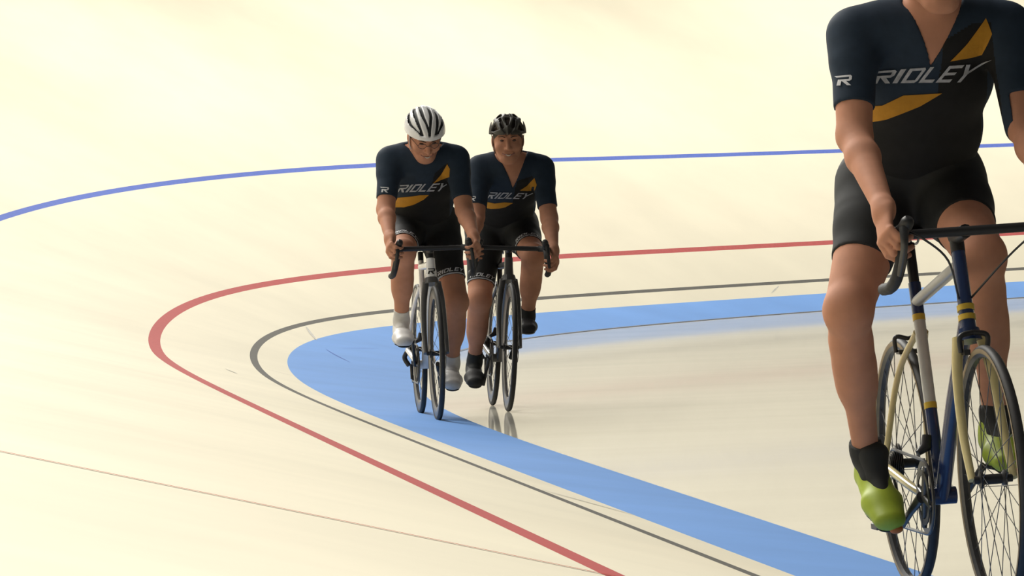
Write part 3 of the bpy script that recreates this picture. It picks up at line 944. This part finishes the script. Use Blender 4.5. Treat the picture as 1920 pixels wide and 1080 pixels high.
    # face
    hm = Matrix(((*Rh[0], H[0]), (*Rh[1], H[1]), (*Rh[2], H[2]), (0, 0, 0, 1)))
    def on_head(o): o.matrix_local = hm; return o
    for s in (-1, 1):
        e = Solid(); e.ell((s * 0.031, -0.079, 0.010), (0.013, 0.010, 0.0065))
        on_head(link('eye', e.mesh('eye', 0.003), EYEM, root))
        on_head(MB().tube(spline([(s * 0.014, -0.0975, 0.028), (s * 0.032, -0.0925, 0.034), (s * 0.050, -0.080, 0.029)], 4), [0.002, 0.003, 0.0035, 0.004, 0.004, 0.0035, 0.003, 0.0025, 0.0015], 6, sx=0.6).build('eyebrow', HAIRM, root))
    mw = 0.034
    mo = on_head(MB().tube(spline([(-mw, -0.083, -0.058), (-0.014, -0.0945, -0.066), (0.0, -0.097, -0.0685), (0.014, -0.0945, -0.066), (mw, -0.083, -0.058)], 4), [0.0012] + [0.0045] * 15 + [0.0012], 8).build('mouth', LIP, root))
    if g.get('smile'):
        on_head(MB().tube(spline([(-0.026, -0.0895, -0.0600), (0.0, -0.099, -0.0680), (0.026, -0.0895, -0.0600)], 5), [0.001, 0.002, 0.003, 0.0035, 0.0038, 0.004, 0.0038, 0.0035, 0.003, 0.002, 0.001], 8).build('teeth', TOOTH, root))
    if g.get('glasses'):
        gl = MB()
        for s in (-1, 1):
            gl.tube([(s * 0.033 + 0.021 * math.cos(a), -0.106 + 0.006 * abs(math.cos(a)) + 0.004 * (s * math.cos(a) > 0), 0.008 + 0.015 * math.sin(a)) for a in [2 * math.pi * q / 16 for q in range(16)]], 0.0014, 6, closed=True)
            gl.tube([(s * 0.054, -0.098, 0.010), (s * 0.079, -0.03, 0.012), (s * 0.082, 0.012, 0.010)], 0.0015, 6)
        gl.tube([(-0.012, -0.106, 0.010), (0.0, -0.109, 0.012), (0.012, -0.106, 0.010)], 0.0015, 6)
        on_head(gl.build('spectacles', GLASSM, root))
    def hair(P):
        q = P - vec(0, 0.014, 0.022)
        r_ = vec(0.0795, 0.099, 0.101); k0 = np.sqrt(((q / r_) ** 2).sum(1)); k1 = np.sqrt(((q / r_ ** 2) ** 2).sum(1)) + 1e-9
        d = k0 * (k0 - 1) / k1
        edge = np.where(P[:, 1] < 0.0, 0.068 - (P[:, 1] + 0.1) * 0.85, -0.02 - P[:, 1] * 0.6)
        return np.maximum(d, edge - P[:, 2])
    on_head(link('hair', mesh_fn('hair', hair, (-0.1, -0.11, -0.12), (0.1, 0.13, 0.14), 0.004), HAIRM, root))
    # helmet
    kind = g['helmet']
    c0 = vec(0, 0.012, 0.032); ro = vec(0.104, 0.136, 0.108) * g.get('hel_s', 1.0)
    def ellp(P, r_):
        q = P - c0; k0 = np.sqrt(((q / r_) ** 2).sum(1)); k1 = np.sqrt(((q / r_ ** 2) ** 2).sum(1)) + 1e-9
        return k0 * (k0 - 1) / k1
    rimz = lambda P: 0.030 - 0.17 * (P[:, 1] - c0[1])
    def outer(P):
        d = np.maximum(ellp(P, ro), -ellp(P, ro - 0.016))
        d = np.maximum(d, rimz(P) - P[:, 2])
        v_ = (P[:, 1] - c0[1]) / ro[1]
        hw_ = ro[0] * np.sqrt(np.clip(1 - v_ ** 2, 0.04, 1))
        u = P[:, 0] / hw_
        hgt = P[:, 2] - rimz(P)
        if kind == 'white':
            m_ = smst((v_ + 0.88) / 0.75)
            for c_a, c_b, w_ in ((0.05, 0.205, 0.082), (0.53, 0.52, 0.080), (0.66, 0.80, 0.060)):
                cu = c_a + (c_b - c_a) * m_
                slot = np.maximum(np.maximum((np.abs(np.abs(u) - cu) - w_) * ro[0], 0.020 - hgt), (v_ - 0.85) * ro[1])
                d = np.maximum(d, -slot)
        else:
            for cu, w_ in ((0.0, 0.13), (0.42, 0.12), (0.80, 0.10)):
                for va, vb in ((-0.86, -0.34), (-0.22, 0.30), (0.42, 0.86)):
                    sh_ = 0.09 if cu == 0.42 else 0.0
                    slot = np.maximum(np.maximum((np.abs(np.abs(u) - cu) - w_) * ro[0], 0.018 - hgt), np.maximum((va + sh_ - v_), (v_ - vb - sh_)) * ro[1])
                    d = np.maximum(d, -slot)
            d = d - 0.0055 * np.cos(u * 7.5) * np.cos(v_ * 7.0)
        return d
    hel = on_head(link('helmet', mesh_fn('helmet', outer, c0 - ro - 0.015, c0 + ro + 0.015, 0.003, 0), HELW if kind == 'white' else HELB, root))
    tag(hel, g['helmet_label'])
    if kind == 'white':
        def lin(P): return np.maximum(np.maximum(ellp(P, ro - 0.011), -ellp(P, ro - 0.018)), rimz(P) + 0.008 - P[:, 2])
        link('liner', mesh_fn('liner', lin, c0 - ro, c0 + ro, 0.0045), LINER, hel)
    for s in (-1, 1):
        MB().tube(spline([(s * 0.086, -0.02, 0.03), (s * 0.080, -0.012, -0.03), (s * 0.066, -0.016, -0.075), (s * 0.03, -0.035, -0.108), (0, -0.045, -0.118)], 3), 0.0055, 6, sx=0.3).build('strap', STRAPB if kind != 'white' else WHITEP, hel)
    return root

def place(O, yaw, lean):
    return Matrix.Translation(O) @ Matrix.Rotation(math.radians(yaw), 4, 'Z') @ Matrix.Rotation(math.radians(lean), 4, 'Y')
ML = place((-0.4591, 27.6039, 0.018), 6.0, 0.8)
MR = place((-0.0978, 28.8933, 0.0), 5.0, 3.7)
M3 = place((1.1156, 14.1292, 0.0), 8.4, -1.4)
R_ = math.radians
# crank angle: 0 = pedal of the right foot straight back (+y), counted towards the top
bicycle('white road bicycle with black wheels under the rider in the white helmet', ML,
        dict(fat=1.15, down=1.25, bar_z=0.868, bar_hw=0.182, saddle_z=0.895, top_z=0.77, crank=R_(135), frame=FRW, fork=FORKG, stays=FRW, classic=False, deep=0.042, tyre=TYRE, rim=CARBON, spokes=24, disc=True, lever=BLACKP, crank_m=BLACKP, mark=BLACKP))
bicycle('dark grey road bicycle with black wheels on the beige floor', MR,
        dict(fat=1.15, bar_z=0.862, bar_hw=0.180, saddle_z=0.882, top_z=0.76, crank=R_(-60), frame=FRG, fork=FRG, stays=FRG, classic=False, deep=0.046, tyre=TYRE, rim=CARBON, spokes=24, disc=True, lever=BLACKP, crank_m=BLACKP))
bicycle('navy blue road bicycle with cream fork and yellow rings in the foreground', M3,
        dict(fat=0.92, bar_z=0.968, bar_hw=0.195, saddle_z=0.985, top_z=0.80, crank=R_(-27), frame=FRN, fork=CREAM, crown=FRN, stays=CREAM, classic=True, deep=0.006, tyre=TYRE, rim=STEELD, wall=TAN, spokes=28, disc=False, lever=STEELD, crank_m=STEELD))

JL = dict(hip=(0.01, 0.20, 0.985), shR=(-0.172, -0.165, 1.322), shL=(0.165, -0.165, 1.318), elR=(-0.212, -0.29, 1.07), elL=(0.190, -0.29, 1.055), wrR=(-0.214, -0.535, 0.930), wrL=(0.208, -0.535, 0.925),
          kn_R=(-0.224, -0.606, 0.876), kn_L=(0.222, -0.606, 0.872), neck=(-0.002, -0.195, 1.355), head=(-0.002, -0.285, 1.442), hd=(38, -2, 6),
          knR=(-0.122, -0.21, 0.850), knL=(0.160, -0.01, 0.585), anR=(-0.125, -0.015, 0.490), anL=(0.150, 0.215, 0.255), baR=(-0.128, -0.122, 0.405), baL=(0.140, 0.122, 0.172),
          text=[(-0.139, 1.158), (0.090, 1.158), (-0.112, 1.195), (0.127, 1.200)], up=[(0.113, 1.293), (0.126, 1.268), (0.123, 1.227), (0.086, 1.215), (0.044, 1.198), (0.081, 1.239)],
          lo=[(-0.157, 1.129), (-0.076, 1.134), (-0.02, 1.14), (0.024, 1.14), (-0.002, 1.117), (-0.049, 1.093), (-0.095, 1.081), (-0.134, 1.082), (-0.163, 1.091)],
          slv=[(-0.232, 1.158), (-0.2, 1.155), (-0.226, 1.185), (-0.191, 1.182)], vneck=[(-0.034, 1.335), (0.034, 1.335), (0.0, 1.302)],
          line=[(-0.3, 1.09), (-0.16, 1.09), (-0.09, 1.083), (-0.035, 1.098), (0.024, 1.138), (0.05, 1.25), (0.115, 1.30), (0.13, 1.27), (0.15, 1.0), (0.3, 1.0)],
          hem=(0.78, 0.72), hemtext=True, shoe=(SHOEW, SOLEK, SOCKW, None), sock=0.075, helmet='white', helmet_label='white helmet with long black vents', glasses=True, smile=True)
JR = dict(hip=(0.012, 0.20, 0.975), shR=(-0.145, -0.165, 1.283), shL=(0.185, -0.165, 1.292), elR=(-0.170, -0.29, 1.02), elL=(0.222, -0.29, 1.025), wrR=(-0.205, -0.51, 0.90), wrL=(0.224, -0.53, 0.865),
          kn_R=(-0.220, -0.596, 0.855), kn_L=(0.236, -0.588, 0.806), neck=(0.014, -0.185, 1.325), head=(-0.008, -0.270, 1.442), hd=(13, -3, -4),
          knR=(-0.118, -0.01, 0.580), knL=(0.150, -0.205, 0.822), anR=(-0.122, 0.180, 0.235), anL=(0.142, -0.005, 0.485), baR=(-0.128, 0.088, 0.150), baL=(0.135, -0.085, 0.435),
          text=[(-0.103, 1.125), (0.108, 1.128), (-0.076, 1.16), (0.139, 1.159)], up=[(0.143, 1.239), (0.155, 1.202), (0.147, 1.173), (0.113, 1.17), (0.07, 1.171), (0.107, 1.198)],
          lo=[(-0.123, 1.113), (-0.057, 1.1), (-0.006, 1.107), (0.04, 1.105), (0.003, 1.082), (-0.028, 1.074), (-0.071, 1.071), (-0.122, 1.079)],
          slv=[(-0.203, 1.108), (-0.177, 1.107), (-0.198, 1.134), (-0.172, 1.133)], vneck=[(-0.039, 1.325), (0.086, 1.334), (0.032, 1.185)],
          line=[(-0.3, 1.078), (-0.12, 1.078), (-0.03, 1.075), (0.035, 1.10), (0.05, 1.22), (0.13, 1.25), (0.15, 1.23), (0.17, 1.0), (0.3, 1.0)],
          hem=(0.80, 0.74), hemtext=True, shoe=(SHOEK, SOLEK, SOCKK, None), sock=0.07, helmet='black', helmet_label='black helmet with open vents', smile=True, hel_s=0.95)
J3 = dict(hip=(0.02, 0.20, 1.085), shR=(-0.180, -0.105, 1.492), shL=(0.225, -0.105, 1.484), elR=(-0.222, -0.225, 1.228), elL=(0.228, -0.225, 1.225), wrR=(-0.222, -0.52, 1.042), wrL=(0.222, -0.52, 1.042),
          kn_R=(-0.236, -0.585, 0.968), kn_L=(0.236, -0.585, 0.968), neck=(0.022, -0.135, 1.535), head=(0.018, -0.225, 1.66), hd=(10, 0, 2),
          knR=(-0.225, -0.02, 0.775), knL=(0.098, -0.20, 0.895), anR=(-0.155, 0.195, 0.388), anL=(0.150, -0.035, 0.465), baR=(-0.138, 0.118, 0.250), baL=(0.138, -0.145, 0.370),
          text=[(-0.131, 1.363), (0.103, 1.351), (-0.118, 1.395), (0.149, 1.397)], up=[(0.156, 1.512), (0.17, 1.47), (0.147, 1.419), (0.116, 1.413), (0.057, 1.407), (0.099, 1.447)],
          lo=[(-0.166, 1.306), (-0.108, 1.305), (-0.06, 1.327), (0.04, 1.326), (-0.016, 1.296), (-0.095, 1.268), (-0.174, 1.258)],
          slv=[(-0.252, 1.361), (-0.222, 1.359), (-0.244, 1.386), (-0.214, 1.386)], vneck=[(-0.045, 1.560), (0.100, 1.556), (0.007, 1.399)],
          line=[(-0.3, 1.26), (-0.17, 1.26), (-0.095, 1.27), (0.03, 1.32), (0.035, 1.46), (0.12, 1.50), (0.17, 1.50), (0.185, 1.0), (0.3, 1.0)],
          hem=(0.60, 0.58), shoe=(SHOEG, SOLEK, SOCKK, SOCKK), sock=0.035, helmet='black', helmet_label='black helmet', sleeve=0.72, wide=1.04)
rider('cyclist in white helmet and white shoes looking down, on the white bicycle', ML, JL)
rider('smiling cyclist in black helmet and black shoes on the dark grey bicycle', MR, JR)
rider('cyclist in lime green shoes passing in the foreground, head out of frame', M3, J3)
